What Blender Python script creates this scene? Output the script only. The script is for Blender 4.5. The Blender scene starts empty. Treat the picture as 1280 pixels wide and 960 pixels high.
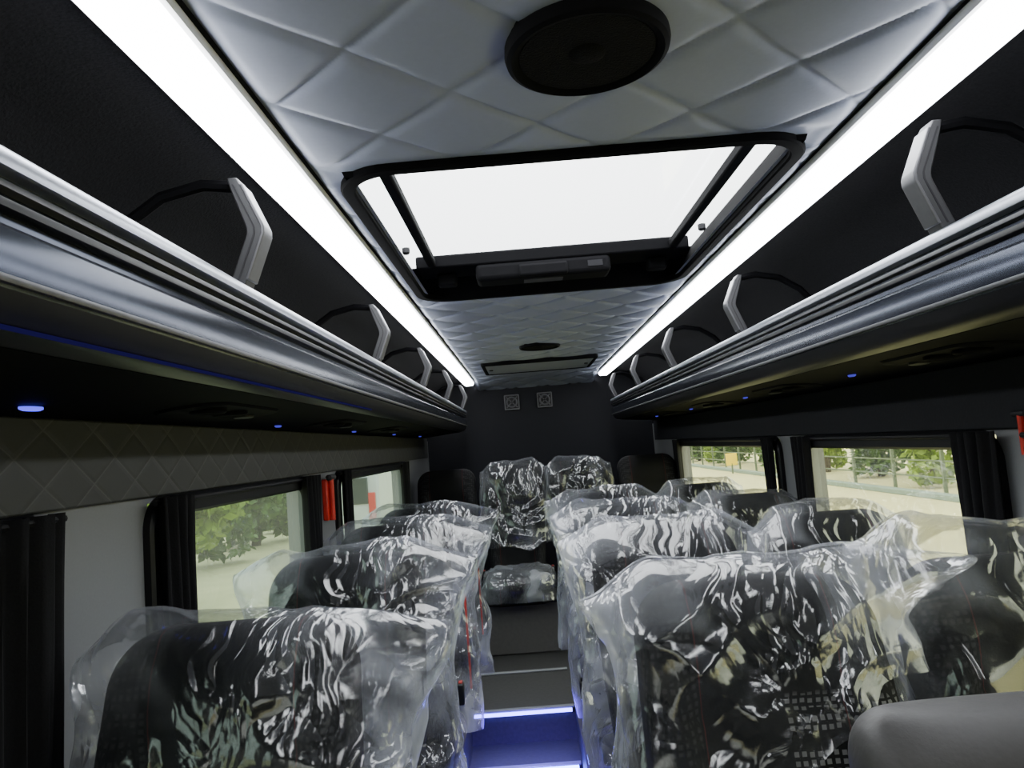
import bpy, bmesh, math, random
from mathutils import Vector, Matrix, noise
random.seed(7)
S = bpy.context.scene
COL = S.collection
PI = math.pi
R = math.radians

def sm(a, b, x):
    t = max(0.0, min(1.0, (x-a)/(b-a)))
    return t*t*(3-2*t)
def sg(x): return -1.0 if x < 0 else 1.0

# ------------------------------------------------------------ materials
def base(name):
    m = bpy.data.materials.new(name); m.use_nodes = True
    nt = m.node_tree; nt.nodes.clear()
    out = nt.nodes.new('ShaderNodeOutputMaterial')
    return m, nt, out
def N(nt, t, **kw):
    n = nt.nodes.new(t)
    for k, v in kw.items():
        setattr(n, k, v)
    return n
def MT(nt, op, a, b=None, c=None):
    n = N(nt, 'ShaderNodeMath', operation=op)
    for i, v in enumerate((a, b, c)):
        if v is None: continue
        if isinstance(v, (int, float)): n.inputs[i].default_value = v
        else: nt.links.new(v, n.inputs[i])
    return n.outputs[0]
def mat(name, col, rough=.5, metal=0., bump=0., bscale=60., var=.0, coat=0., spec=.5):
    m, nt, out = base(name)
    p = N(nt, 'ShaderNodeBsdfPrincipled')
    p.inputs['Roughness'].default_value = rough
    p.inputs['Metallic'].default_value = metal
    p.inputs['Coat Weight'].default_value = coat
    p.inputs['Specular IOR Level'].default_value = spec
    tc = N(nt, 'ShaderNodeTexCoord')
    nz = N(nt, 'ShaderNodeTexNoise'); nz.inputs['Scale'].default_value = bscale
    nz.inputs['Detail'].default_value = 4
    nt.links.new(tc.outputs['Object'], nz.inputs['Vector'])
    rp = N(nt, 'ShaderNodeValToRGB')
    a = [max(0, c*(1-var)) for c in col]; b = [min(1, c*(1+var)) for c in col]
    rp.color_ramp.elements[0].color = (*a, 1); rp.color_ramp.elements[1].color = (*b, 1)
    rp.color_ramp.elements[0].position = .3; rp.color_ramp.elements[1].position = .7
    nt.links.new(nz.outputs['Fac'], rp.inputs['Fac'])
    nt.links.new(rp.outputs['Color'], p.inputs['Base Color'])
    if bump:
        bm = N(nt, 'ShaderNodeBump'); bm.inputs['Strength'].default_value = bump
        bm.inputs['Distance'].default_value = .004
        nt.links.new(nz.outputs['Fac'], bm.inputs['Height'])
        nt.links.new(bm.outputs['Normal'], p.inputs['Normal'])
    nt.links.new(p.outputs['BSDF'], out.inputs['Surface'])
    return m
def emit(name, col, st):
    m, nt, out = base(name)
    e = N(nt, 'ShaderNodeEmission'); e.inputs['Color'].default_value = (*col, 1); e.inputs['Strength'].default_value = st
    nt.links.new(e.outputs[0], out.inputs['Surface'])
    return m
def glass(name, tint, gl=.06, haze=0.):
    m, nt, out = base(name)
    t = N(nt, 'ShaderNodeBsdfTransparent'); t.inputs['Color'].default_value = (*tint, 1)
    g = N(nt, 'ShaderNodeBsdfGlossy'); g.inputs['Roughness'].default_value = .03
    lw = N(nt, 'ShaderNodeLayerWeight'); lw.inputs['Blend'].default_value = .25
    f = MT(nt, 'MULTIPLY_ADD', lw.outputs['Fresnel'], .35, gl*.5)
    src = t.outputs[0]
    if haze:
        tl = N(nt, 'ShaderNodeBsdfTranslucent'); tl.inputs['Color'].default_value = (.70, .78, .64, 1)
        h = N(nt, 'ShaderNodeMixShader'); h.inputs[0].default_value = haze
        nt.links.new(src, h.inputs[1]); nt.links.new(tl.outputs[0], h.inputs[2]); src = h.outputs[0]
    mx = N(nt, 'ShaderNodeMixShader')
    nt.links.new(f, mx.inputs[0]); nt.links.new(src, mx.inputs[1]); nt.links.new(g.outputs[0], mx.inputs[2])
    nt.links.new(mx.outputs[0], out.inputs['Surface'])
    return m
def stitch_mat(name, col, thread):
    """flat quilted upholstery: sewn diamond lines, thread and padded bump"""
    m, nt, out = base(name); L = nt.links.new
    p = N(nt, 'ShaderNodeBsdfPrincipled'); p.inputs['Roughness'].default_value = .55
    tc = N(nt, 'ShaderNodeTexCoord'); sx = N(nt, 'ShaderNodeSeparateXYZ'); L(tc.outputs['Object'], sx.inputs[0])
    zz = MT(nt, 'MULTIPLY', sx.outputs['Z'], 11.0); yy = MT(nt, 'MULTIPLY', sx.outputs['Y'], 7.6)
    ds = []
    for op in ('ADD', 'SUBTRACT'):
        u = MT(nt, op, zz, yy); fr = MT(nt, 'FRACT', u); ds.append(MT(nt, 'SUBTRACT', .5, MT(nt, 'ABSOLUTE', MT(nt, 'SUBTRACT', fr, .5))))
    d = MT(nt, 'MINIMUM', ds[0], ds[1])
    line = MT(nt, 'LESS_THAN', d, .020)
    h1 = MT(nt, 'MINIMUM', MT(nt, 'MULTIPLY', ds[0], 9.0), 1.0); h2 = MT(nt, 'MINIMUM', MT(nt, 'MULTIPLY', ds[1], 9.0), 1.0)
    ht = MT(nt, 'MULTIPLY', h1, h2)
    bp = N(nt, 'ShaderNodeBump'); bp.inputs['Strength'].default_value = .2; bp.inputs['Distance'].default_value = .004
    L(ht, bp.inputs['Height']); L(bp.outputs['Normal'], p.inputs['Normal'])
    mc = N(nt, 'ShaderNodeMixRGB'); mc.inputs[1].default_value = (*col, 1); mc.inputs[2].default_value = (*thread, 1)
    L(line, mc.inputs[0]); L(mc.outputs[0], p.inputs['Base Color'])
    L(p.outputs[0], out.inputs['Surface'])
    return m
def film_mat(name):
    m, nt, out = base(name)
    L = nt.links.new
    tc = N(nt, 'ShaderNodeTexCoord')
    nz = N(nt, 'ShaderNodeTexNoise'); nz.inputs['Scale'].default_value = 3.5; nz.inputs['Detail'].default_value = 2
    L(tc.outputs['Object'], nz.inputs['Vector'])
    mp = N(nt, 'ShaderNodeVectorMath', operation='MULTIPLY_ADD')
    mp.inputs[1].default_value = (.4, .4, .4)
    L(nz.outputs['Color'], mp.inputs[0]); L(tc.outputs['Object'], mp.inputs[2])
    st = N(nt, 'ShaderNodeMapping'); st.inputs['Rotation'].default_value = (0, R(30), 0); st.inputs['Scale'].default_value = (1.0, 1.0, .45)
    L(mp.outputs[0], st.inputs['Vector'])
    # flat facets parted by narrow creases
    vo = N(nt, 'ShaderNodeTexVoronoi', feature='DISTANCE_TO_EDGE'); vo.inputs['Scale'].default_value = 15
    L(st.outputs[0], vo.inputs['Vector'])
    cr = MT(nt, 'MINIMUM', vo.outputs['Distance'], .20)
    # long soft folds
    n3 = N(nt, 'ShaderNodeTexNoise'); n3.inputs['Scale'].default_value = 9; n3.inputs['Detail'].default_value = 1
    L(st.outputs[0], n3.inputs['Vector'])
    ab = MT(nt, 'ABSOLUTE', MT(nt, 'SUBTRACT', n3.outputs['Fac'], .5))
    n5 = N(nt, 'ShaderNodeTexNoise'); n5.inputs['Scale'].default_value = 30; n5.inputs['Detail'].default_value = 1
    L(st.outputs[0], n5.inputs['Vector'])
    ab5 = MT(nt, 'ABSOLUTE', MT(nt, 'SUBTRACT', n5.outputs['Fac'], .5))
    ht = MT(nt, 'MULTIPLY_ADD', ab, .8, MT(nt, 'MULTIPLY_ADD', ab5, .45, cr))
    n4 = N(nt, 'ShaderNodeTexNoise'); n4.inputs['Scale'].default_value = 4; n4.inputs['Detail'].default_value = 1
    L(mp.outputs[0], n4.inputs['Vector'])
    ms = N(nt, 'ShaderNodeMapRange'); ms.inputs['From Min'].default_value = .38; ms.inputs['From Max'].default_value = .62
    ms.inputs['To Min'].default_value = .22; ms.inputs['To Max'].default_value = .74
    L(n4.outputs['Fac'], ms.inputs['Value'])
    bp = N(nt, 'ShaderNodeBump'); bp.inputs['Distance'].default_value = .022
    L(ms.outputs['Result'], bp.inputs['Strength'])
    L(ht, bp.inputs['Height'])
    gl = N(nt, 'ShaderNodeBsdfGlossy'); gl.inputs['Roughness'].default_value = .14; gl.inputs['Color'].default_value = (1, 1, 1, 1)
    L(bp.outputs['Normal'], gl.inputs['Normal'])
    df = N(nt, 'ShaderNodeBsdfDiffuse'); df.inputs['Color'].default_value = (.82, .86, .95, 1)
    L(bp.outputs['Normal'], df.inputs['Normal'])
    tl = N(nt, 'ShaderNodeBsdfTranslucent'); tl.inputs['Color'].default_value = (.82, .86, .95, 1)
    m0 = N(nt, 'ShaderNodeMixShader'); m0.inputs[0].default_value = .5
    L(df.outputs[0], m0.inputs[1]); L(tl.outputs[0], m0.inputs[2])
    tr = N(nt, 'ShaderNodeBsdfTransparent'); tr.inputs['Color'].default_value = (.97, .97, .98, 1)
    n2 = N(nt, 'ShaderNodeTexNoise'); n2.inputs['Scale'].default_value = 4.5; n2.inputs['Detail'].default_value = 5
    L(st.outputs[0], n2.inputs['Vector'])
    rp = N(nt, 'ShaderNodeMapRange'); rp.inputs['From Min'].default_value = .48; rp.inputs['From Max'].default_value = .70
    rp.inputs['To Min'].default_value = .012; rp.inputs['To Max'].default_value = .38
    L(n2.outputs['Fac'], rp.inputs['Value'])
    lw = N(nt, 'ShaderNodeLayerWeight'); lw.inputs['Blend'].default_value = .24
    hz = MT(nt, 'MULTIPLY_ADD', lw.outputs['Facing'], .34, rp.outputs['Result'])
    m1 = N(nt, 'ShaderNodeMixShader')
    L(hz, m1.inputs[0]); L(tr.outputs[0], m1.inputs[1]); L(m0.outputs[0], m1.inputs[2])
    fr = N(nt, 'ShaderNodeLayerWeight'); fr.inputs['Blend'].default_value = .33
    L(bp.outputs['Normal'], fr.inputs['Normal'])
    f2 = N(nt, 'ShaderNodeMath', operation='MULTIPLY_ADD', use_clamp=True); f2.inputs[1].default_value = .52; f2.inputs[2].default_value = .055
    L(fr.outputs['Fresnel'], f2.inputs[0])
    m2 = N(nt, 'ShaderNodeMixShader')
    L(f2.outputs[0], m2.inputs[0]); L(m1.outputs[0], m2.inputs[1]); L(gl.outputs[0], m2.inputs[2])
    L(m2.outputs[0], out.inputs['Surface'])
    return m
def fabric_mat(name, checker=False):
    m, nt, out = base(name); L = nt.links.new
    p = N(nt, 'ShaderNodeBsdfPrincipled'); p.inputs['Roughness'].default_value = .8; p.inputs['Specular IOR Level'].default_value = .2
    tc = N(nt, 'ShaderNodeTexCoord')
    sx = N(nt, 'ShaderNodeSeparateXYZ'); L(tc.outputs['Object'], sx.inputs[0])
    ab = MT(nt, 'ABSOLUTE', sx.outputs['X'])
    side = MT(nt, 'GREATER_THAN', ab, .108)
    amt = MT(nt, 'MULTIPLY', side, .14)
    if checker:
        low = N(nt, 'ShaderNodeMapRange'); low.inputs['From Min'].default_value = .395; low.inputs['From Max'].default_value = .38
        L(sx.outputs['Z'], low.inputs['Value'])
        right = MT(nt, 'GREATER_THAN', sx.outputs['X'], .02)
        amt = MT(nt, 'MAXIMUM', amt, MT(nt, 'MULTIPLY', low.outputs['Result'], right))
    vo = N(nt, 'ShaderNodeTexVoronoi', distance='CHEBYCHEV'); vo.inputs['Scale'].default_value = 85; vo.inputs['Randomness'].default_value = 0.15
    L(tc.outputs['Object'], vo.inputs['Vector'])
    dot = MT(nt, 'LESS_THAN', vo.outputs['Distance'], .30)
    mu = MT(nt, 'MULTIPLY', dot, amt)
    mx = N(nt, 'ShaderNodeMixRGB'); mx.inputs[1].default_value = (.004, .004, .005, 1); mx.inputs[2].default_value = (.12, .12, .125, 1)
    L(mu, mx.inputs[0])
    a2 = MT(nt, 'ABSOLUTE', MT(nt, 'SUBTRACT', ab, .108))
    ln = MT(nt, 'LESS_THAN', a2, .0010)
    m2 = N(nt, 'ShaderNodeMixRGB'); m2.inputs[2].default_value = (.05, .007, .007, 1)
    L(ln, m2.inputs[0]); L(mx.outputs[0], m2.inputs[1])
    L(m2.outputs[0], p.inputs['Base Color'])
    nz = N(nt, 'ShaderNodeTexNoise'); nz.inputs['Scale'].default_value = 250
    L(tc.outputs['Object'], nz.inputs['Vector'])
    bp = N(nt, 'ShaderNodeBump'); bp.inputs['Strength'].default_value = .3; bp.inputs['Distance'].default_value = .002
    L(nz.outputs['Fac'], bp.inputs['Height']); L(bp.outputs['Normal'], p.inputs['Normal'])
    L(p.outputs[0], out.inputs['Surface'])
    return m

M = dict(
    ceil=mat('quilted_leather', (.335, .368, .465), .45, bump=.04, bscale=120, var=.02),
    wall=mat('grey_moulding', (.165, .170, .176), .55, bump=.05, bscale=200, var=.03),
    felt=mat('black_carpet', (.0095, .0095, .0112), .95, bump=.3, bscale=220, var=.3, spec=.1),
    dark=mat('dark_panel', (.016, .0165, .020), .7, bump=.10, bscale=140, var=.1, spec=.15),
    under=mat('rack_underside', (.0042, .0043, .0062), .75, bump=.06, bscale=140, var=.1, spec=.05),
    quilt=stitch_mat('charcoal_quilt', (.034, .035, .034), (.064, .065, .062)),
    black=mat('black_plastic', (.006, .006, .0072), .42, var=.1, spec=.28),
    matte=mat('matte_black', (.004, .004, .005), .75, var=.1, spec=.07),
    gloss=mat('rim_black', (.003, .003, .0035), .8, spec=.04),
    fascia=mat('anthracite_metal', (.050, .058, .084), .20, metal=.8, var=.04, bscale=20),
    alu=mat('brushed_aluminium', (.48, .505, .57), .33, metal=.9, var=.05, bscale=90),
    alum=mat('satin_aluminium', (.13, .13, .14), .45, metal=.6, var=.05, bscale=90),
    nosing=mat('bright_nosing', (.30, .31, .34), .4, metal=.5),
    muted=mat('muted_silver', (.13, .13, .14), .5, metal=.4),
    alud=mat('grey_aluminium', (.05, .05, .054), .5, metal=.4, var=.05),
    whitep=mat('white_plastic', (.75, .75, .76), .4),
    curtain=mat('black_curtain', (.006, .006, .007), .9, bump=.2, bscale=300, var=.2, spec=.2),
    fabric=fabric_mat('seat_fabric'),
    fabricc=fabric_mat('seat_fabric_checked', True),
    cush=fabric_mat('cushion_fabric'),
    steel=mat('dark_steel', (.025, .025, .028), .55, metal=.3, spec=.3),
    red=mat('red_plastic', (.55, .018, .010), .4, var=.1),
    redd=mat('dark_red_plastic', (.25, .012, .008), .5, var=.1),
    reds=mat('red_webbing', (.30, .018, .012), .7, var=.1),
    vinyl=mat('grey_vinyl', (.045, .043, .043), .5, bump=.1, bscale=180, var=.05),
    floor=mat('vinyl_floor', (.038, .037, .038), .5, bump=.1, bscale=60, var=.2),
    base=mat('brown_grey_panel', (.085, .080, .080), .55, var=.08),
    film=film_mat('clear_plastic_film'),
    glassL=glass('tinted_window_glass', (.22, .28, .245), haze=.03),
    glassR=glass('window_glass', (.64, .66, .48), haze=.02),
    windscreen=glass('windscreen_glass', (.32, .32, .29)),
    roofglass=glass('roof_glass', (.98, .98, .98), .0),
    white=emit('led_white', (.94, .97, 1.), 18.),
    blue=emit('led_blue', (.10, .14, 1.), 34.),
    blue1=emit('led_blue_mid', (.14, .14, 1.), 16.),
    blue2=emit('led_blue_soft', (.08, .07, 1.), 2.4),
    blued=emit('led_blue_dim', (.10, .09, .9), .7),
    blue3=emit('blue_reflection_faint', (.12, .09, .75), .07),  # emission painting a blue reflection, not an LED
    mesh=mat('speaker_mesh', (.005, .005, .0055), .7, bump=.9, bscale=400, var=.3, spec=.15),
    sticker=mat('grey_sticker', (.025, .025, .028), .95, spec=.02),
    ground=mat('pale_yard', (.50, .46, .25), .9, bump=.1, bscale=2, var=.08),
    leaf=mat('leaves', (.06, .12, .015), .7, var=.6, bscale=3),
    leaf2=mat('leaves_light', (.19, .28, .02), .7, var=.5, bscale=3),
    bark=mat('bark', (.06, .045, .03), .9, bump=.5, bscale=10, var=.3),
    fence=mat('fence_paint', (.10, .13, .08), .6),
    curb=mat('grey_blue_curb', (.18, .24, .22), .7, var=.1),
    yellow=mat('yellow_paint', (.85, .60, .02), .5),
    vanw=mat('white_paint', (.50, .51, .51), .3, coat=.3),
    tyre=mat('tyre_rubber', (.02, .02, .02), .9),
    vglass=mat('dark_vehicle_glass', (.02, .03, .03), .1, coat=.5),
)

# ------------------------------------------------------------ mesh builder
class MB:
    def __init__(s): s.v = []; s.f = []
    def add(s, vs, fs):
        o = len(s.v); s.v += [tuple(v) for v in vs]; s.f += [tuple(i+o for i in f) for f in fs]; return s
    def box(s, x0, x1, y0, y1, z0, z1):
        vs = [(x, y, z) for x in (x0, x1) for y in (y0, y1) for z in (z0, z1)]
        return s.add(vs, [(0,1,3,2),(4,6,7,5),(0,4,5,1),(2,3,7,6),(0,2,6,4),(1,5,7,3)])
    def ext(s, prof, y0, y1, sx=1, closed=True):
        n = len(prof)
        vs = [(sx*x, y0, z) for x, z in prof]+[(sx*x, y1, z) for x, z in prof]
        fs = [(i, (i+1) % n, n+(i+1) % n, n+i) for i in range(n if closed else n-1)]
        if closed: fs += [tuple(range(n)), tuple(range(2*n-1, n-1, -1))]
        return s.add(vs, fs)
    def extx(s, prof, x0, x1):
        n = len(prof)
        vs = [(x0, y, z) for y, z in prof]+[(x1, y, z) for y, z in prof]
        fs = [(i, (i+1) % n, n+(i+1) % n, n+i) for i in range(n)]+[tuple(range(n)), tuple(range(2*n-1, n-1, -1))]
        return s.add(vs, fs)
    def tube(s, path, r, n=10, cap=True):
        path = [Vector(p) for p in path]; vs = []; fs = []
        rr = r if isinstance(r, (list, tuple)) else [r]*len(path)
        for k, p in enumerate(path):
            t = (path[min(k+1, len(path)-1)]-path[max(k-1, 0)]).normalized()
            up = Vector((0,0,1)) if abs(t.z) < .9 else Vector((0,1,0))
            a = t.cross(up).normalized(); b = t.cross(a)
            for i in range(n):
                an = 2*PI*i/n; vs.append(p+(a*math.cos(an)+b*math.sin(an))*rr[k])
        for k in range(len(path)-1):
            for i in range(n): fs.append((k*n+i, k*n+(i+1) % n, (k+1)*n+(i+1) % n, (k+1)*n+i))
        if cap: fs += [tuple(range(n)), tuple(range((len(path)-1)*n, len(path)*n))]
        return s.add(vs, fs)
    def lathe(s, prof, c, axis='z', n=48):
        vs = []; fs = []; m = len(prof)
        for r, h in prof:
            for i in range(n):
                a = 2*PI*i/n; u, w = r*math.cos(a), r*math.sin(a)
                q = (u, w, h) if axis == 'z' else ((h, u, w) if axis == 'x' else (u, h, w))
                vs.append((c[0]+q[0], c[1]+q[1], c[2]+q[2]))
        for k in range(m-1):
            for i in range(n): fs.append((k*n+i, k*n+(i+1) % n, (k+1)*n+(i+1) % n, (k+1)*n+i))
        fs += [tuple(range(n)), tuple(range((m-1)*n, m*n))]
        return s.add(vs, fs)
    def rings(s, rings, cap0=True, cap1=True):
        n = len(rings[0]); vs = [p for r in rings for p in r]; fs = []
        for k in range(len(rings)-1):
            for i in range(n): fs.append((k*n+i, k*n+(i+1) % n, (k+1)*n+(i+1) % n, (k+1)*n+i))
        if cap0: fs.append(tuple(range(n)))
        if cap1: fs.append(tuple(range((len(rings)-1)*n, len(rings)*n)))
        return s.add(vs, fs)
    def grid(s, fn, nu, nv, skip=None):
        vs = [fn(i/nu, j/nv) for j in range(nv+1) for i in range(nu+1)]; fs = []
        for j in range(nv):
            for i in range(nu):
                if skip and skip((i+.5)/nu, (j+.5)/nv): continue
                a = j*(nu+1)+i; fs.append((a, a+1, a+nu+2, a+nu+1))
        return s.add(vs, fs)
    def ring(s, w, h, r, bw, d, fn, e=None):
        """rounded rectangular ring, outer half sizes w,h, corner r, bar width bw, depth d; fn maps (a,b,c)"""
        def rr(w, h, r):
            o = []
            for cx, cy, a0 in ((w-r, h-r, 0), (-w+r, h-r, 90), (-w+r, -h+r, 180), (w-r, -h+r, 270)):
                for k in range(9):
                    a = R(a0+k*90/8); o.append((cx+r*math.cos(a), cy+r*math.sin(a)))
            return o
        e = e or min(.006, d*.3)
        O = rr(w, h, r); I = rr(w-bw, h-bw, max(.004, r-bw*.7)); O2 = rr(w-e, h-e, r); I2 = rr(w-bw+e, h-bw+e, max(.004, r-bw*.7))
        n = len(O)
        L = [[fn(a, b, 0) for a, b in O], [fn(a, b, d-e) for a, b in O], [fn(a, b, d) for a, b in O2],
             [fn(a, b, d) for a, b in I2], [fn(a, b, d-e) for a, b in I], [fn(a, b, 0) for a, b in I]]
        vs = [p for l in L for p in l]; fs = []
        for k in range(6):
            k2 = (k+1) % 6
            for i in range(n): fs.append((k*n+i, k*n+(i+1) % n, k2*n+(i+1) % n, k2*n+i))
        return s.add(vs, fs)
    def build(s, name, m, parent=None, smooth=35, bevel=0, seg=2, flip=True):
        me = bpy.data.meshes.new(name); me.from_pydata(s.v, [], s.f)
        if flip:
            b = bmesh.new(); b.from_mesh(me); bmesh.ops.recalc_face_normals(b, faces=b.faces); b.to_mesh(me); b.free()
        if smooth:
            me.shade_smooth(); me.set_sharp_from_angle(angle=R(smooth))
        me.materials.append(m)
        o = bpy.data.objects.new(name, me); COL.objects.link(o)
        if parent: o.parent = parent
        if bevel:
            md = o.modifiers.new('bevel', 'BEVEL'); md.width = bevel; md.segments = seg; md.limit_method = 'ANGLE'
        return o

def tag(o, label, cat, group=None, kind=None):
    o['label'] = label; o['category'] = cat
    if group: o['group'] = group
    if kind: o['kind'] = kind
    return o
def empty(name, loc=(0,0,0), rz=0):
    o = bpy.data.objects.new(name, None); o.location = loc; o.rotation_euler = (0,0,rz); o.empty_display_size = .1
    COL.objects.link(o); return o
def dup(root, loc):
    r = root.copy(); COL.objects.link(r); r.location = loc
    for ch in list(root.children):
        c = ch.copy(); COL.objects.link(c); c.parent = r
        for g in list(ch.children):
            d = g.copy(); COL.objects.link(d); d.parent = c
    return r

Y0, Y1 = -1.0, 5.7
CZ = 1.92

# ------------------------------------------------------------ setting
def duv(x, y, p, a=0, b=0):
    u = (x-a)/p+(y-b)/p; v = (x-a)/p-(y-b)/p
    return abs(u-round(u)), abs(v-round(v))
b = MB()
HX, HY0, HY1 = .405, 1.26, 2.36
def seamf(t):
    return .82*(1-math.exp(-t/.026))+.18*math.sin(PI*t)
def cfn(u, v):
    x = -.47+.94*u; y = Y0+(Y1-Y0)*v
    wx = x+.003*noise.noise(Vector((x*5, y*5, 9))); wy = y+.003*noise.noise(Vector((x*5, y*5, 3)))
    du, dv = duv(wx, wy, .25, -.07, .86)
    pad = seamf(du)*seamf(dv)
    d = min(du, dv)
    pad -= .13*math.exp(-((d-.060)/.011)**2)
    e = .0006*noise.noise(Vector((x*8, y*8, 1)))*sm(.05,.3,d)+.0007*noise.noise(Vector((x*24, y*24, 4)))*math.exp(-((d-.07)/.07)**2)
    dx = abs(x)-.42; dy = max(1.235-y, y-2.385)
    dh = max(dx, dy)
    edge = sm(.472, .44, abs(x))*sm(.0, .05, dh)
    drop = 0 if y < 5.2 else .05*((y-5.2)/.5)**2
    return (x, y, CZ+.010-((.0090 if y < 1.3 else .0165)*pad+e)*edge-drop)
def cskip(u, v):
    x = -.47+.94*u; y = Y0+(Y1-Y0)*v
    return abs(x) < HX and HY0 < y < HY1
b.grid(cfn, 170, 1220, cskip)
o = b.build('ceiling', M['ceil'], smooth=80, flip=False)
tag(o, 'light grey diamond-quilted padded leather ceiling between the two light strips', 'ceiling', kind='structure')

# floor with steps and seat platforms
AX0, AX1 = -.475, .01
SA, SB = 3.20, 3.45
b = MB()
b.box(AX0, AX1, Y0, SA, -.16, -.10)
b.box(AX0, AX1, SA, SB, -.16, .05)
b.box(AX0, AX1, SB, Y1, -.16, .20)
b.box(-.95, AX0, Y0+.3, Y1, -.16, .20)
b.box(AX1, .95, Y0+.3, Y1, -.16, .20)
o = b.build('floor', M['floor']); tag(o, 'dark vinyl bus floor with a sunken aisle and steps at the rear', 'floor', kind='structure')
for i, (y, z) in enumerate(((SA-.005, .05), (SB-.005, .2), (3.98, .205))):
    b = MB().box(AX0+.005, AX1-.005, y-.008, y+.02, z-.004, z+.004)
    o = b.build('trim_%d' % (i+1), M['nosing'], bevel=.002)
    tag(o, ['metal nosing strip on the lower aisle step', 'metal nosing strip on the upper aisle step', 'thin metal strip across the raised rear aisle floor'][i], 'trim', kind='structure')

shell = [(.46,1.925),(.57,1.932),(.64,1.922),(.71,1.895),(.77,1.85),(.82,1.79),(.855,1.72),(.88,1.63),(.893,1.54),(.895,1.50),(.895,1.36)]
SILL, TOP = .80, 1.36
WIN = {-1: [(.30,1.12),(1.44,2.46),(2.86,4.40)], 1: [(.30,1.44),(1.58,2.64),(2.90,4.75)]}
for s, side in ((-1,'left'),(1,'right')):
    b = MB()
    xa, xb = sorted((s*.89, s*.95))
    b.box(xa, xb, Y0, Y1, -.16, SILL)
    b.box(xa, xb, Y0, Y1, TOP, 1.50)
    ys = Y0
    for (a, c) in WIN[s]:
        b.box(xa, xb, ys, a, SILL, TOP); ys = c
    b.box(xa, xb, ys, Y1, SILL, TOP)
    o = b.build('wall_'+side, M['wall']); tag(o, 'light grey moulded %s side wall with window openings' % side, 'wall', kind='structure')
    b = MB().ext(shell, Y0, Y1, s, closed=False)
    o = b.build('wall_upper_'+side, M['felt'], smooth=60, flip=False); tag(o, 'black carpeted curved upper %s wall inside the luggage rack' % side, 'wall', kind='structure')
    b = MB().box(min(s*.880, s*.890), max(s*.880, s*.890), 0, 5.6, 1.372, 1.520)
    o = b.build('trim_%d' % (4 if s < 0 else 5), M['quilt'] if s < 0 else M['dark'], bevel=.004)
    tag(o, 'dark diamond-stitched padded panel above the left windows' if s < 0 else 'plain dark panel above the right windows', 'trim', kind='structure')
b = MB().box(-.95, .95, Y1, Y1+.06, -.16, 1.98)
o = b.build('wall_rear', M['dark']); tag(o, 'dark grey rear wall behind the back row of seats', 'wall', kind='structure')
b = MB()
b.box(-.95,.95,Y0-.06,Y0,-.16,.75); b.box(-.95,.95,Y0-.06,Y0,1.50,1.98); b.box(-.95,-.82,Y0-.06,Y0,.75,1.50); b.box(.82,.95,Y0-.06,Y0,.75,1.50)
o = b.build('wall_front', M['dark']); tag(o, 'dark front bulkhead behind the viewer with the windscreen opening', 'wall', kind='structure')
w = empty('window_7', (0, Y0-.03, 1.125)); tag(w, 'tinted windscreen behind the viewer', 'window', kind='structure')
MB().grid(lambda u, v: (-.82+1.64*u, 0, -.375+.75*v), 1, 1).build('pane', M['windscreen'], w, smooth=0)
MB().ring(.83, .385, .06, .03, .035, lambda a, c, d: (a, .03+d-.03, c)).build('window_frame', M['black'], w)

# windows
wl = {(-1,0):'front left window behind the wide black curtain', (-1,1):'left side window behind the nearest single seats', (-1,2):'rear left side window beyond the red hammer',
      (1,0):'front right window at the picture edge', (1,1):'middle right side window showing the pale yard', (1,2):'rear right side window showing green trees'}
k = 0
for s in (-1, 1):
    for i, (a, c) in enumerate(WIN[s]):
        k += 1
        w = empty('window_%d' % k, (s*.89, (a+c)/2, (SILL+TOP)/2)); tag(w, wl[(s,i)], 'window', kind='structure')
        hw, hh = (c-a)/2+.02, (TOP-SILL)/2+.012
        MB().ring(hw, hh, .07, .045, .02, lambda p, q, d, s=s: (-s*d, p, q)).build('window_frame', M['black'], w)
        MB().grid(lambda u, v, hw=hw, hh=hh, s=s: (s*.02, -hw+.02+u*(2*hw-.04), -hh+.012+v*(2*hh-.024)), 1, 1).build('pane', M['glassL'] if s < 0 else M['glassR'], w, smooth=0)
        MB().tube([(-s*.026, -hw, hh-.012), (-s*.026, hw, hh-.012)], .006, 8).build('curtain_track', M['black'], w)

# curtains
def curtain(s, y, wd, z0, z1, label, seed, folds):
    c = empty('curtain', (s*.872, y, z0)); tag(c, label, 'curtain', 'black window curtains')
    H = z1-z0
    def fn(u, v):
        t = (u-.5)*wd*(.80+.2*abs(v-.35)*1.5)
        ph = u*folds*2*PI+seed
        x = .010*math.sin(ph)+.004*math.sin(2.3*ph+3*v)+.002*noise.noise(Vector((u*8, v*3, seed)))
        return (-s*(.018+x), t, H*v)
    o = MB().grid(fn, 60, 16).build('cloth', M['curtain'], c, smooth=80, flip=False)
    sd = o.modifiers.new('thick', 'SOLIDIFY'); sd.thickness = .003
    MB().grid(lambda u, v: (-s*(.036), (u-.5)*wd*.84, H*(.33+.05*v)), 1, 1).build('tie_band', M['curtain'], c, smooth=0)
curtain(-1, .93, .40, .55, 1.37, 'wide closed black curtain at the left picture edge', .3, 7)
curtain(-1, 1.49, .14, .72, 1.37, 'gathered black curtain at the near end of the middle left window', 1.3, 3)
curtain(-1, 2.43, .16, .72, 1.37, 'gathered black curtain beside the red hammer on the left wall', 2.3, 3)
curtain(-1, 2.91, .10, .72, 1.37, 'narrow gathered black curtain just beyond the red hammer', .9, 2)
curtain(-1, 4.36, .16, .72, 1.37, 'gathered black curtain at the far end of the rear left window', 3.3, 3)
curtain(1, 1.61, .14, .72, 1.37, 'gathered black curtain at the near end of the middle right window', 4.3, 3)
curtain(1, 2.60, .16, .72, 1.37, 'gathered black curtain at the far end of the middle right window', 5.3, 3)
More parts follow.
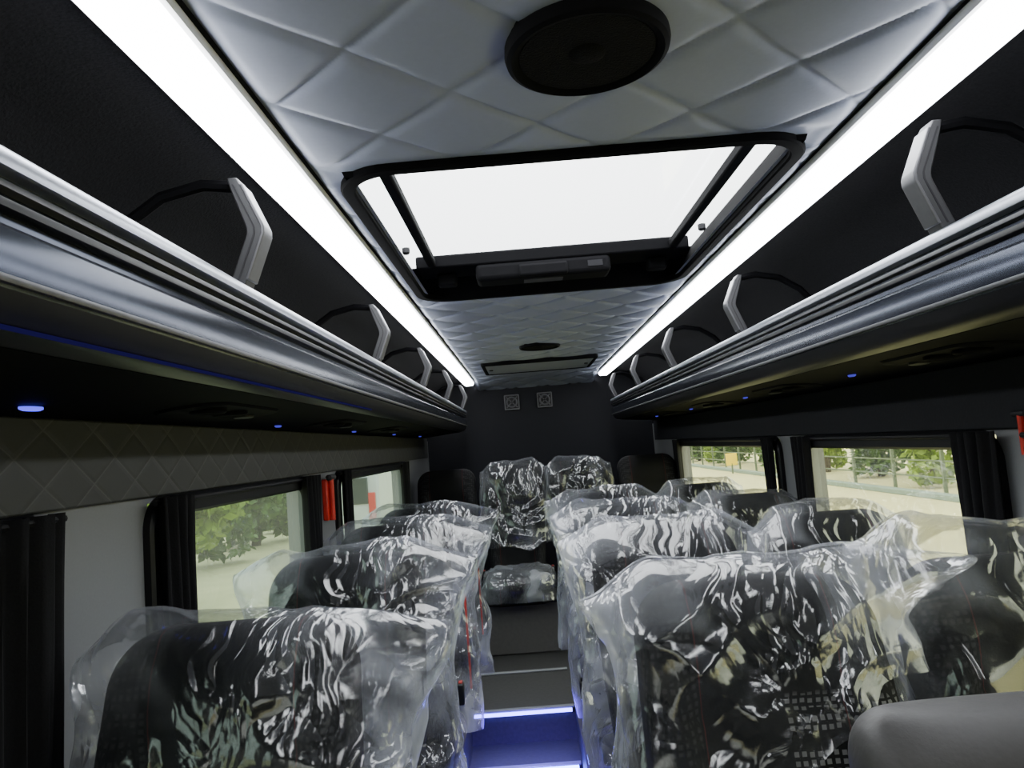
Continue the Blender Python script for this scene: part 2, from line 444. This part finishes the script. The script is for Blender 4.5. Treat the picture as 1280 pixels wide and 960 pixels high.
curtain(1, 2.95, .12, .72, 1.37, 'gathered black curtain at the near end of the rear right window', 6.3, 3)
curtain(1, 4.70, .16, .72, 1.37, 'gathered black curtain at the far end of the rear right window', 7.3, 3)

# ------------------------------------------------------------ LED strips
for s, side in ((-1,'left'),(1,'right')):
    t = empty('light_strip', (s*.512, 0, 1.91)); tag(t, 'long glowing white ceiling light strip above the %s luggage rack' % side, 'light strip', 'ceiling light strips')
    MB().ext([(-.037,.006),(-.036,-.011),(-.026,-.020),(.026,-.020),(.036,-.011),(.037,.006)], -.9, 5.45).build('diffuser', M['white'], t)
    MB().ext([(-.044,.02),(-.044,.002),(-.037,.002),(-.037,.014),(.037,.014),(.037,.002),(.044,.002),(.044,.02)], -.9, 5.46).build('channel', M['whitep'], t)

# ------------------------------------------------------------ luggage racks
FA = [(.556,1.690),(.556,1.640),(.549,1.637),(.545,1.632),(.5435,1.622),(.5430,1.606),(.5445,1.592),(.5485,1.588),(.5495,1.583),(.556,1.570),(.566,1.557),(.576,1.551),(.602,1.546),(.602,1.60),(.568,1.69)]
LIP = [(.546,1.682),(.541,1.684),(.540,1.689),(.541,1.698),(.545,1.702),(.560,1.702),(.564,1.698),(.564,1.682)]
GR1 = [(.549,1.667),(.5455,1.668),(.5450,1.671),(.546,1.674),(.560,1.674),(.560,1.667)]
GR2 = [(.549,1.649),(.5455,1.651),(.5450,1.656),(.5465,1.659),(.560,1.659),(.560,1.649)]
RIB = [(.5465,1.594),(.5425,1.592),(.5420,1.589),(.5435,1.586),(.550,1.586),(.550,1.594)]
LOW = [(.5490,1.5825),(.5545,1.5705),(.565,1.5568),(.576,1.5505),(.602,1.5455),(.602,1.548),(.58,1.556),(.560,1.575)]
SH = [(.600,1.545),(.884,1.520),(.884,1.56),(.600,1.60)]
for s, side in ((-1,'left'),(1,'right')):
    rk = empty('luggage_rack', (0,0,0)); tag(rk, 'long black overhead luggage rack with aluminium lip along the %s side' % side, 'luggage rack', 'overhead luggage racks')
    ye = 5.4
    MB().ext(FA, -.9, ye, s).build('fascia', M['fascia'], rk, smooth=25)
    MB().ext(LIP, -.9, ye, s).build('lip_rail', M['alu'], rk, smooth=50)
    MB().ext(GR1, -.9, ye, s).build('groove_rail', M['alum'], rk, smooth=50)
    MB().ext(GR2, -.9, ye, s).build('groove_rail', M['black'], rk, smooth=50)
    MB().ext(RIB, -.9, ye, s).build('rib_rail', M['alum'], rk, smooth=50)
    MB().ext(LOW, -.9, ye, s).build('lower_moulding', M['black'], rk, smooth=50)
    MB().ext(SH, -.9, ye, s).build('shelf', M['under'], rk)
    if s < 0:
        MB().ext([(.565,1.5562),(.569,1.5540),(.570,1.5530),(.564,1.5560)], .3, 2.1, s).build('reflection_line', M['blue3'], rk)  # glowing sliver imitates blue light reflected along the rack edge
    MB().ext([(x+(.005 if i else 0), z) for i, (x, z) in enumerate(FA[:13])]+[(.88,1.52),(.88,1.58),(.60,1.62),(.568,1.69)], ye, ye+.02, s).build('end_cap', M['black'], rk)
    for y in (1.13, 2.18, 3.18, 4.15, 5.2):
        inner = [(.550,1.698),(.545,1.712),(.519,1.780),(.517,1.786),(.517,1.796),(.519,1.802),(.548,1.868),(.555,1.880)]
        outer = [(.577,1.698),(.571,1.714),(.545,1.781),(.5435,1.787),(.5435,1.794),(.545,1.800),(.566,1.860),(.571,1.880)]
        br = MB().ext(inner+outer[::-1], y-.018, y+.018, s).build('grab_bracket', M['alud'], rk, smooth=25, bevel=.0025)
        face = [(x-.003, z) for x, z in inner[1:-1]]+[(x+.003, z) for x, z in reversed(inner[1:-1])]
        MB().ext(face, y-.0195, y+.0195, s).build('edge_strip', M['alum'], br, smooth=25, bevel=.0015)
        gr = [(x+.012, z) for x, z in inner[1:-1]]+[(x+.015, z) for x, z in reversed(inner[1:-1])]
        MB().ext(gr, y-.0188, y+.0188, s).build('groove', M['steel'], br, smooth=25)
        arc = [(.562,1.874),(.62,1.882),(.69,1.867),(.75,1.827),(.80,1.767),(.835,1.69),(.86,1.60)]
        MB().tube([(s*x, y+.01, z) for x, z in arc], .010, 8).build('divider_arch', M['matte'], br)
    for j, y in enumerate((.55, 1.45, 2.35, 3.25, 4.2)):
        zz = lambda x: 1.545-(x-.6)*.088
        sp = MB().ring(.072, .19, .070, .071, .005, lambda p, q, d, y=y, s=s: (s*(.735+p), y+q, zz(.735+p)-d), e=.004).build('service_panel', M['matte'], rk)
        for q in (-.10, .0):
            MB().lathe([(.034,.0),(.034,-.005),(.029,-.008),(.022,-.005),(.0015,-.006)], (s*.72, y+q, zz(.72)-.004), 'z', 20).build('air_vent', M['matte'], sp)
        MB().lathe([(.022,.0),(.022,-.004),(.017,-.006),(.001,-.005)], (s*.735, y+.11, zz(.735)-.004), 'z', 20).build('reading_lamp', M['steel'], sp)
        q = (.44 if j == 0 else .55) if s < 0 else .42
        yy = y+q; xx = .81 if s < 0 else .73
        near = (s < 0 and j == 0)
        bl = MB()
        bl.lathe([(.011,.0),(.011,-.003),(.008,-.005),(.001,-.005)], (0,0,0), 'z', 18)
        k = 1.0 if near else .75
        bl.v = [(s*xx+p[0]*k, yy+p[1]*1.9*k, zz(xx)+p[2]-.002) for p in bl.v]
        bl.build('blue_light', M['blue2'] if near else M['blued'], sp)

# ------------------------------------------------------------ roof hatch
HC = 1.81
h = empty('roof_hatch', (0, HC, CZ)); tag(h, 'large black framed roof hatch with bright white glass in the quilted ceiling', 'roof hatch')
MB().ring(.438, .585, .11, .026, .016, lambda a, c, d: (a, c, .012-d), e=.003).build('frame', M['gloss'], h)
rk = MB()
rk.add([(-.413,-.560,-.001),(.413,-.560,-.001),(.413,.560,-.001),(-.413,.560,-.001),(-.45,-.56,.085),(.45,-.56,.085),(.45,.45,.085),(-.45,.45,.085)],
       [(0,1,5,4),(1,2,6,5),(2,3,7,6),(3,0,4,7)])
rk.build('recess', M['gloss'], h, smooth=0, flip=False)
MB().grid(lambda u, v: (-.452+.904*u, -.562+1.02*v, .083), 1, 1).build('glass_pane', M['roofglass'], h, smooth=0)
MB().box(-.415,.415, .330, .47, .050, .09).build('inner_frame', M['matte'], h, bevel=.006)
for s in (-1, 1):
    MB().box(s*.366-.013, s*.366+.013, -.55, .40, .055, .080).build('blind_rail', M['matte'], h, bevel=.005)
    for y in (-.40, .20):
        MB().lathe([(.011,.0),(.011,-.014),(.007,-.018),(.001,-.018)], (s*.422, y, .081), 'z', 16).build('latch', M['steel'], h)
hb = MB().box(-.205,.205, .330,.430, .000,.054).build('handle_bar', M['matte'], h, bevel=.014, seg=3); hb.location = (-.03,0,0)
MB().box(-.075,.075, .320,.355, .002,.040).build('grip', M['matte'], hb, bevel=.008, seg=3)
MB().box(.135,.180, .3275,.3305, .018,.036).build('sticker', M['sticker'], hb)
MB().box(-.06,.06, .360,.405, -.0015,.0005).build('grip_inset', M['alud'], hb)
for x in (-.33, .33):
    MB().box(x-.03, x+.03, .40, .45, .012, .052).build('hinge_block', M['matte'], h, bevel=.008)

# ceiling speakers
for y, l in ((.885,'round black ceiling speaker nearest the viewer, ahead of the roof hatch'),(3.68,'small-looking round black ceiling speaker beyond the roof hatch')):
    t = empty('ceiling_speaker', (-.01, y, CZ-.005)); tag(t, l, 'speaker', 'ceiling speakers')
    MB().lathe([(.104,.018),(.106,-.002),(.104,-.009),(.098,-.012),(.090,-.009),(.086,-.004),(.084,.01)], (0,0,0), 'z', 64).build('rim', M['matte'], t)
    MB().lathe([(.087,.008),(.087,-.007),(.07,-.007),(.045,-.006),(.024,-.005),(.0235,-.006),(.018,-.009),(.008,-.011),(.001,-.0115)], (0,0,0), 'z', 48).build('grille', M['mesh'], t)
# rear ceiling panel
t = empty('ceiling_panel', (0, 4.52, CZ-.012)); tag(t, 'flat rectangular access panel with dark edges in the rear of the quilted ceiling', 'ceiling panel')
MB().box(-.33,.33,-.26,.26,-.010,.016).build('panel', M['ceil'], t, bevel=.004)
MB().ring(.350,.285,.02,.026,.024, lambda a, c, d: (a, c, .010-d)).build('rim', M['matte'], t)
for x in (-.30,.30):
    MB().lathe([(.012,.0),(.012,-.006),(.001,-.007)], (x, 0, -.010), 'z', 16).build('fastener', M['steel'], t)

# rear wall fittings
for x, l in ((-.20,'square silver and black bracket on rear wall, left of its pair'),(.06,'square silver and black bracket on rear wall, right of its pair')):
    t = empty('wall_bracket', (x, Y1, 1.755)); tag(t, l, 'bracket', 'rear wall brackets')
    MB().box(-.058,.058,-.014,0,-.058,.058).build('plate', M['steel'], t, bevel=.004)
    MB().lathe([(.042,.0),(.044,-.012),(.036,-.016),(.030,-.006),(.030,.0)], (0,-.012,0), 'y', 28).build('ring', M['muted'], t)
    MB().ring(.060,.060,.008,.010,.008, lambda a, c, d: (a, -.012-d, c)).build('square_rim', M['muted'], t)
    g = MB()
    for a in range(4):
        an = a*PI/2+PI/4; g.tube([(.006*math.cos(an),-.020,.006*math.sin(an)),(.06*math.cos(an),-.018,.06*math.sin(an))], .005, 6)
    g.build('cross_spoke', M['muted'], t)

# emergency hammers
for x, y, z, l, rz, sc in ((-.89,2.70,1.29,'red emergency hammer on the left pillar between the windows',0,.95),(.89,1.475,1.370,'red emergency hammer on the right wall at the picture edge',PI,.5)):
    t = empty('emergency_hammer', (x, y, z), rz); tag(t, l, 'hammer', 'red emergency hammers'); t.scale = (sc,sc,sc)
    MB().box(0,.022,-.028,.028,-.10,.06).build('holder', M['red'], t, bevel=.006, seg=3)
    MB().tube([(.030,0,-.10),(.032,0,-.02),(.030,0,.07)], [.012,.010,.012], 10).build('handle', M['red'], t)
    MB().tube([(.032,-.042,.066),(.032,-.036,.066),(.032,.036,.066),(.032,.042,.066)], [.003,.012,.012,.003], 10).build('head', M['steel'], t)

# step lights
for y, z, l in ((SA-.016, .038,'bright blue light strip on the lower aisle step'),(SB-.016,.186,'blue light strip on the upper aisle step')):
    t = empty('step_light', ((AX0+AX1)/2, y, z)); tag(t, l, 'step light', 'blue step lights')
    w = (AX1-AX0)/2-.01
    MB().box(-w, w, -.004, .012, -.006, .006).build('glow_tube', M['blue'] if z < .1 else M['blue1'], t, bevel=.002)
    for s in (-1,1): MB().box(s*w-.006, s*w+.006, -.006,.012,-.008,.008).build('end_cap', M['steel'], t)

# ------------------------------------------------------------ seats
TAN = math.tan(R(10))
def back_rings(H=.555, wmax=.192, n=56, thick=.055, bol=.042, rt=.085, rw=.085):
    prof = []
    for k in range(25):
        v = k/24; z = v*(H-rt)
        prof.append((z, wmax*(.90+.10*math.sin(PI*min(1, v*1.1)*.62)), thick*(1-.12*v)))
    z0, w0, t0 = prof[-1]
    for k in range(1, 11):
        a = k/10*PI/2
        prof.append((z0+rt*math.sin(a), w0-rw*(1-math.cos(a)), max(.002, t0*math.cos(a)**.6)))
    rs = []
    for z, w, t in prof:
        v = z/H; ring = []
        for i in range(n):
            a = 2*PI*i/n; c, s_ = math.cos(a), math.sin(a)
            x = w*sg(c)*abs(c)**.45; y = t*sg(s_)*abs(s_)**.5
            if y < 0 and bol:
                y -= bol*sm(.50,.80,abs(x)/w)*(1-.75*sm(.62,.95,v))*abs(s_)**.3
                y -= .020*sm(.70,.82,v)*sm(1.0,.90,v)*sm(.75,.45,abs(x)/w)
                y += .012*math.exp(-((v-.68)/.018)**2)*sm(.8,.5,abs(x)/w)
                y += .006*math.exp(-((v-.40)/.012)**2)*sm(.62,.5,abs(x)/w)
            ring.append((x, y+z*TAN, z))
        rs.append(ring)
    return rs
def make_seat(side, rear=False, fab='fabric'):
    """side: x sign of the aisle side"""
    r = empty('passenger_seat')
    bk = MB().rings(back_rings(H=.64 if rear else .555)).build('backrest', M[fab], r, smooth=70); bk.location = (0,.12,.42)
    c = MB()
    rs = []
    for k in range(11):
        v = k/10; z = .33+.14*v
        sc = 1-.10*(abs(v-.45)/.55)**4
        ring = []
        for i in range(48):
            a = 2*PI*i/48; cc, ss = math.cos(a), math.sin(a)
            x = .200*sc*sg(cc)*abs(cc)**.4; y = .235*sc*sg(ss)*abs(ss)**.4
            zz = z+(.022*sm(.55,.85,abs(x)/.200)-.008)*v+(-.02*sm(.1,.235,-y)*v)
            ring.append((x, y, zz))
        rs.append(ring)
    cu = c.rings(rs).build('cushion', M['cush'], r, smooth=60); cu.location = (0,-.10,-.06 if rear else 0)
    if not rear:
        MB().box(-.19,.19,-.30,.12,.28,.335).build('seat_pan', M['steel'], r, bevel=.012)
        for x in (-.10,.10):
            g = MB(); g.tube([(x,-.24,.0),(x,-.22,.15),(x,-.20,.29)], .016, 8); g.build('leg', M['steel'], r)
            g = MB(); g.tube([(x,.10,.0),(x,.07,.15),(x,.05,.29)], .016, 8); g.build('leg', M['steel'], r)
            MB().box(x-.022,x+.022,-.27,.14,.0,.014).build('foot_rail', M['steel'], r, bevel=.004)
    bu = MB().box(-.011,.011,-.022,.022,-.04,.025).build('belt_buckle', M['black'], r, bevel=.005); bu.location = (side*.214,.02,.46 if side > 0 and not rear else .40)
    MB().box(-.006,.006,-.012,.012,.023,.029).build('release_button', M['redd'] if side > 0 else M['matte'], bu, bevel=.002)
    return r
PZ = .20
ordn = ['nearest','second','third','fourth']
LX, AXR, WX = -.605, .215, .655
LYs = [.95,1.65,2.33,3.0]; RYs = [1.0,1.75,2.45,3.15]
seatL = make_seat(1); seatR0 = make_seat(-1, fab='fabricc'); seatR = make_seat(-1); seatB = make_seat(1, True)
seats = []
for i, y in enumerate(LYs):
    o = seatL if i == 0 else dup(seatL, (0,0,0)); o.location = (LX, y, PZ)
    tag(o, '%s black single seat from the viewer on the left side of the aisle' % ordn[i], 'seat', 'black passenger seats')
    seats.append(('L', i, o.location.copy()))
    if i >= 2: MB().box(-.003,.003,-.008,.008,-.30,.0).build('belt_strap', M['reds'], o).location = (.240,.10,.74)
for i, y in enumerate(RYs):
    o = [seatR0, seatR][i] if i < 2 else dup(seatR, (0,0,0)); o.location = (AXR, y, PZ)
    tag(o, '%s black seat from the viewer right beside the aisle on its right' % ordn[i], 'seat', 'black passenger seats')
    seats.append(('A', i, o.location.copy()))
    o = dup(seatR, (WX, y+.02, PZ))
    tag(o, '%s black seat from the viewer along the right windows' % ordn[i], 'seat', 'black passenger seats')
    seats.append(('W', i, o.location.copy()))
for i, x in enumerate((-.655,-.225,.205,.655)):
    o = seatB if i == 0 else dup(seatB, (0,0,0)); o.location = (x, 4.54, PZ+.03)
    tag(o, ['uncovered black seat in the left rear corner of the back row','back row seat at the aisle end with plastic also on its cushion','back row seat right of the aisle end seat, under plastic','uncovered black seat in the right rear corner of the back row'][i], 'seat', 'black passenger seats')
    if i in (1,2): seats.append(('B', i, o.location.copy()))
t = empty('bench_base', (0, 4.6, PZ)); tag(t, 'brown-grey boxed base under the back row of seats at the aisle end', 'bench base')
MB().box(-.87,.87,-.28,.30,.0,.30).build('box', M['base'], t, bevel=.01)
MB().box(-.87,.87,-.284,-.28,.285,.30).build('edge_trim', M['steel'], t)

# ------------------------------------------------------------ plastic covers
def cover_rings(seed, W0=.208, ear=.035, H=.580, zb=-.10, n=180, m=100, amp=1.0, earL=0., earR=0., hangL=0., hangR=0., slant=0., hem=.05, lift=.10):
    rs = []
    so = Vector((seed*3.17, seed*1.31, seed*7.7))
    for j in range(m+1):
        v = j/m; ring = []
        W = W0+ear*sm(.70,1,v)**1.5+.008*(1-v)
        T = .092*math.sqrt(max(0, 1-v**9))*(1-.22*v)+.003
        for i in range(n):
            a = 2*PI*i/n; c, s_ = math.cos(a), math.sin(a)
            x = W*sg(c)*abs(c)**.5; y = T*sg(s_)*abs(s_)**.6
            xn = x/W
            top = sm(.55,1,v)
            eL = (earL*top+hangL*(1-.6*v))*sm(.60,1,-xn); eR = (earR*top+hangR*(1-.6*v))*sm(.60,1,xn)
            zt = H-.055*sm(.62,1,abs(xn))+.018*noise.noise(Vector((x*6, 0, 0))+so)+.007*noise.noise(Vector((x*20, 0, 2))+so)
            zbb = zb+hem*noise.noise(Vector((x*4, y*4, 3))+so)+.5*hem*noise.noise(Vector((x*13, y*13, 3))+so)+slant*sm(-.3,.9,xn)
            z = zbb+v*(zt-zbb)
            q = Vector((x, y*1.3, z))
            w = Vector((noise.noise(q*4+so), noise.noise(q*4+so*1.7), noise.noise(q*4+so*2.3)))*.12
            q2 = q+w
            f1 = 1-abs(noise.noise(Vector((q2.x*4.2+q2.z*4, q2.y*4.5, q2.z*2.2-q2.x*3))+so))*1.9
            f2 = 1-abs(noise.noise(Vector((q2.x*10-q2.z*6, q2.y*9, q2.z*4+q2.x*4))+so*2))*1.9
            fade = 1-.75*v**10
            d = (.026*(f1-.32)+.013*(f2-.42))*amp*fade
            d += .03*(1-v)**3*noise.noise(Vector((c*2, s_*2, z*2))+so)
            nx, ny = c, s_
            X = x+nx*d*.8; Y = y+ny*max(d, -.006)
            Y += (.05*noise.noise(Vector((xn*2, v*2, 1))+so))*sm(.8,1,abs(xn))*sm(.6,1,v)
            X += -eL+eR; z += lift*(earL*sm(.55,1,-xn)+earR*sm(.55,1,xn))*top
            z += .010*noise.noise(q*7+so*3)*amp+.003*noise.noise(q*18+so)
            ring.append((X, Y-.022+z*TAN, z))
        rs.append(ring)
    return rs
cat = 'plastic cover'
for k, (col, i, loc) in enumerate(seats):
    kw = dict(seed=k+1.37)
    if col == 'L':
        lab = 'clear crumpled plastic bag over the %s seat on the left of the aisle' % ordn[i]; kw.update(earL=.01, earR=.07, hangR=.06)
        if i == 1: kw.update(earL=.04)
    elif col == 'A':
        lab = 'clear crumpled plastic bag over the %s seat beside the aisle on its right' % ordn[i]; kw.update(earR=.02, hangL=.03, earL=.02)
        if i == 0: kw.update(earR=.10, hangR=.02, hangL=.02, zb=.28, slant=.13, hem=.03, lift=.20, H=.592)
    elif col == 'W':
        lab = 'clear crumpled plastic bag over the %s seat along the right windows' % ordn[i]; kw.update(ear=.0, W0=.205)
        if i == 0: kw.update(H=.63, ear=.02, earL=.04, lift=.3)
    else:
        lab = 'clear plastic bag over the back row seat %s' % ('at the aisle end' if i == 1 else 'right of the aisle end'); kw.update(W0=.208, ear=.0, zb=.14, H=.67, amp=1.4)
    o = MB().rings(cover_rings(**kw), cap0=False, cap1=False).build('plastic_cover', M['film'], smooth=70, flip=False)
    o.location = loc+Vector((0,.12,.42))
    tag(o, lab, cat, 'clear plastic seat covers')
rs = []
for j in range(31):
    v = j/30; ring = []
    for i in range(110):
        a = 2*PI*i/110; c, s_ = math.cos(a), math.sin(a)
        k = (1-v**6)**.5 if v < 1 else .0
        W = .222*(.25+.75*k); D = .25*(.25+.75*k)
        x = W*sg(c)*abs(c)**.4; y = D*sg(s_)*abs(s_)**.4
        z = .28+.16*v
        q = Vector((x, y, z)); f = 1-abs(noise.noise(q*9+Vector((4,2,1))))*1.7; f2 = 1-abs(noise.noise(q*20))*1.7
        d = .02*(f-.5)+.008*(f2-.5)
        ring.append((x+c*d, y+s_*d, z+d*.8*v))
    rs.append(ring)
o = MB().rings(rs, cap0=False).build('cushion_cover', M['film'], smooth=70, flip=False); o.location = (-.225, 4.44, PZ+.04)
tag(o, 'clear crumpled plastic over the back row cushion at the aisle end', 'plastic cover')

# grey padded backrest lower right
t = empty('padded_backrest', (.375, .60, PZ)); tag(t, 'smooth grey padded backrest at the lower right in front of the covered seats', 'backrest')
pb = MB().rings(back_rings(H=.60, wmax=.265, thick=.05, bol=.0, rt=.045, rw=.035)).build('pad', M['vinyl'], t, smooth=70); pb.location = (0,-.10,.385)
MB().box(-.22,.22,-.12,-.07,.05,.40).build('back_panel', M['black'], t, bevel=.01)
for x in (-.17,.17): MB().box(x-.02,x+.02,-.13,-.03,.0,.06).build('foot', M['steel'], t, bevel=.006)

# ------------------------------------------------------------ outside
GZ = -.85
b = MB().grid(lambda u, v: (-60+120*u, -40+160*v, GZ), 4, 4); o = b.build('ground', M['ground'], smooth=0); tag(o, 'pale sunlit yard outside the windows', 'ground', kind='structure')
def make_tree(h, leaf, seed):
    rnd = random.Random(seed); r = empty('tree')
    MB().tube([(0,0,0),(.05,0,h*.3),(0,.05,h*.6),(.05,.0,h*.9)], [.14,.11,.08,.03], 8).build('trunk', M['bark'], r)
    f = MB()
    bl = [(rnd.uniform(-.8,.8), rnd.uniform(-1.3,1.3), rnd.uniform(.35,h*.85), rnd.uniform(.6,1.0)) for _ in range(12)]
    for _ in range(4200):
        x, y, z, rr = rnd.choice(bl)
        d = Vector((rnd.gauss(0,1), rnd.gauss(0,1), rnd.gauss(0,1))).normalized()*rr*rnd.uniform(.7,1)
        p = Vector((x,y,z))+d
        if p.z < .15 or abs(p.y) > 2.1: continue
        a = Vector((rnd.gauss(0,1), rnd.gauss(0,1), rnd.gauss(0,1))).normalized()*.15
        c = a.cross(Vector((rnd.gauss(0,1), rnd.gauss(0,1), rnd.gauss(0,1)))).normalized()*.08
        f.add([p-a, p+c, p+a, p-c], [(0,1,2,3)])
    f.build('foliage', leaf, r, smooth=0, flip=False)
    return r
T1 = make_tree(3.6, M['leaf'], 1); T2 = make_tree(4.4, M['leaf2'], 2)
for i in range(13):
    y = 10+4.4*i; x = 13.2+random.uniform(-.5,.5)
    src = (T1, T2)[i % 2]
    o = src if i < 2 else dup(src, (0,0,0))
    o.location = (x, y, GZ); o.rotation_euler.z = PI*(i % 3 == 0)
    tag(o, 'leafy green tree in the row beyond the fence outside the right windows', 'tree', 'trees outside the right windows')
for i in range(10):
    y = 7.4+4.4*i; src = (T1, T2)[(i % 3) == 1]
    o = dup(src, ((-6.4 if i < 2 else -8.0)+random.uniform(-.3,.3), y, GZ)); o.rotation_euler.z = PI*(i % 3 == 1)
    tag(o, 'leafy green tree in the row outside the left windows', 'tree', 'trees outside the left windows')
fn = empty('fence', (10.9, 0, GZ)); tag(fn, 'dark post and rail fence outside the right windows', 'fence')
for i in range(20):
    MB().box(-.04,.04,9+2.6*i-.04,9+2.6*i+.04,0,1.5).build('post', M['fence'], fn)
for z in (.5,.95,1.4): MB().box(-.015,.015,9,58.5,z-.02,z+.02).build('rail', M['fence'], fn)
b = MB().box(10.4,10.7,8,60,GZ,GZ+.15); o = b.build('curb', M['curb'], bevel=.02); tag(o, 'low grey-blue curb at the foot of the fence', 'curb')
t = empty('yellow_sign', (10.1,36.2,GZ)); tag(t, 'small yellow sign by the fence seen through the rear right window', 'sign')
MB().tube([(0,0,0),(0,0,.5)], .04, 8).build('post', M['fence'], t)
MB().box(-.28,.28,-.03,.03,.4,1.0).build('board', M['yellow'], t, bevel=.02)
# parked van outside the left windows (rear end towards the viewer)
t = empty('parked_van', (-4.4, 16.4, GZ)); tag(t, 'white van parked outside the rear left window', 'van')
vp = [(.05,.35),(.0,.9),(.06,1.95),(.2,2.08),(3.2,2.08),(3.7,1.95),(4.25,1.25),(5.0,1.05),(5.15,.75),(5.15,.35)]
MB().extx(vp, -.9, .9).build('body', M['vanw'], t, smooth=30, bevel=.06, seg=3)
for s in (-1, 1):
    MB().extx([(3.0,1.2),(3.0,1.85),(3.55,1.85),(4.0,1.2)], s*.905-.006, s*.905+.006).build('side_window', M['vglass'], t, smooth=0)
    MB().box(s*.74-.08, s*.74+.08, -.03, .06, .85, 1.45).build('tail_light', M['red'], t, bevel=.02)
    for y in (.95, 4.1):
        MB().lathe([(.20,-.10),(.33,-.11),(.35,-.07),(.35,.07),(.33,.11),(.20,.10)], (s*.80, y, .35), 'x', 32).build('wheel', M['tyre'], t)
for s in (-1, 1): MB().box(s*.38-.28, s*.38+.28, -.02, .05, 1.2, 1.8).build('rear_window', M['vglass'], t, bevel=.02)
MB().box(-.88,.88,-.1,.08,.35,.55).build('bumper', M['matte'], t, bevel=.03)

# ------------------------------------------------------------ light
w = bpy.data.worlds.new('World'); S.world = w; w.use_nodes = True
nt = w.node_tree; nt.nodes.clear()
bg = nt.nodes.new('ShaderNodeBackground'); bg.inputs['Strength'].default_value = 11.0
tc = nt.nodes.new('ShaderNodeTexCoord'); sx = nt.nodes.new('ShaderNodeSeparateXYZ'); rp = nt.nodes.new('ShaderNodeValToRGB')
rp.color_ramp.elements[0].color = (.40,.43,.43,1); rp.color_ramp.elements[1].color = (.95,.975,1,1)
rp.color_ramp.elements[1].position = .6
nt.links.new(tc.outputs['Generated'], sx.inputs[0]); nt.links.new(sx.outputs['Z'], rp.inputs['Fac'])
nt.links.new(rp.outputs['Color'], bg.inputs['Color'])
wo = nt.nodes.new('ShaderNodeOutputWorld'); nt.links.new(bg.outputs[0], wo.inputs['Surface'])
# downward blue spots added in mid-air to boost the step light glow
for i, (y, z, e) in enumerate(((3.02,.34,14),(2.45,.60,130),(1.85,.60,110))):
    l = bpy.data.lights.new('aisle_glow_fill', 'SPOT'); l.energy = e; l.color = (.14,.08,1); l.shadow_soft_size = .06
    l.spot_size = R(150); l.spot_blend = .6
    o = bpy.data.objects.new('aisle_glow_fill', l); COL.objects.link(o); o.location = (-.20, y, z)

# ------------------------------------------------------------ camera
cd = bpy.data.cameras.new('camera'); cam = bpy.data.objects.new('camera', cd); COL.objects.link(cam)
cd.sensor_width = 36; cd.lens = 900/1280*36; cd.clip_start = .02; cd.clip_end = 500
mw = Matrix.Rotation(R(.58),4,'Z') @ Matrix.Rotation(R(90+4.82),4,'X') @ Matrix.Rotation(R(-4.5),4,'Z')
mw.translation = (-.13, 0, 1.42)
cam.matrix_world = mw
S.camera = cam
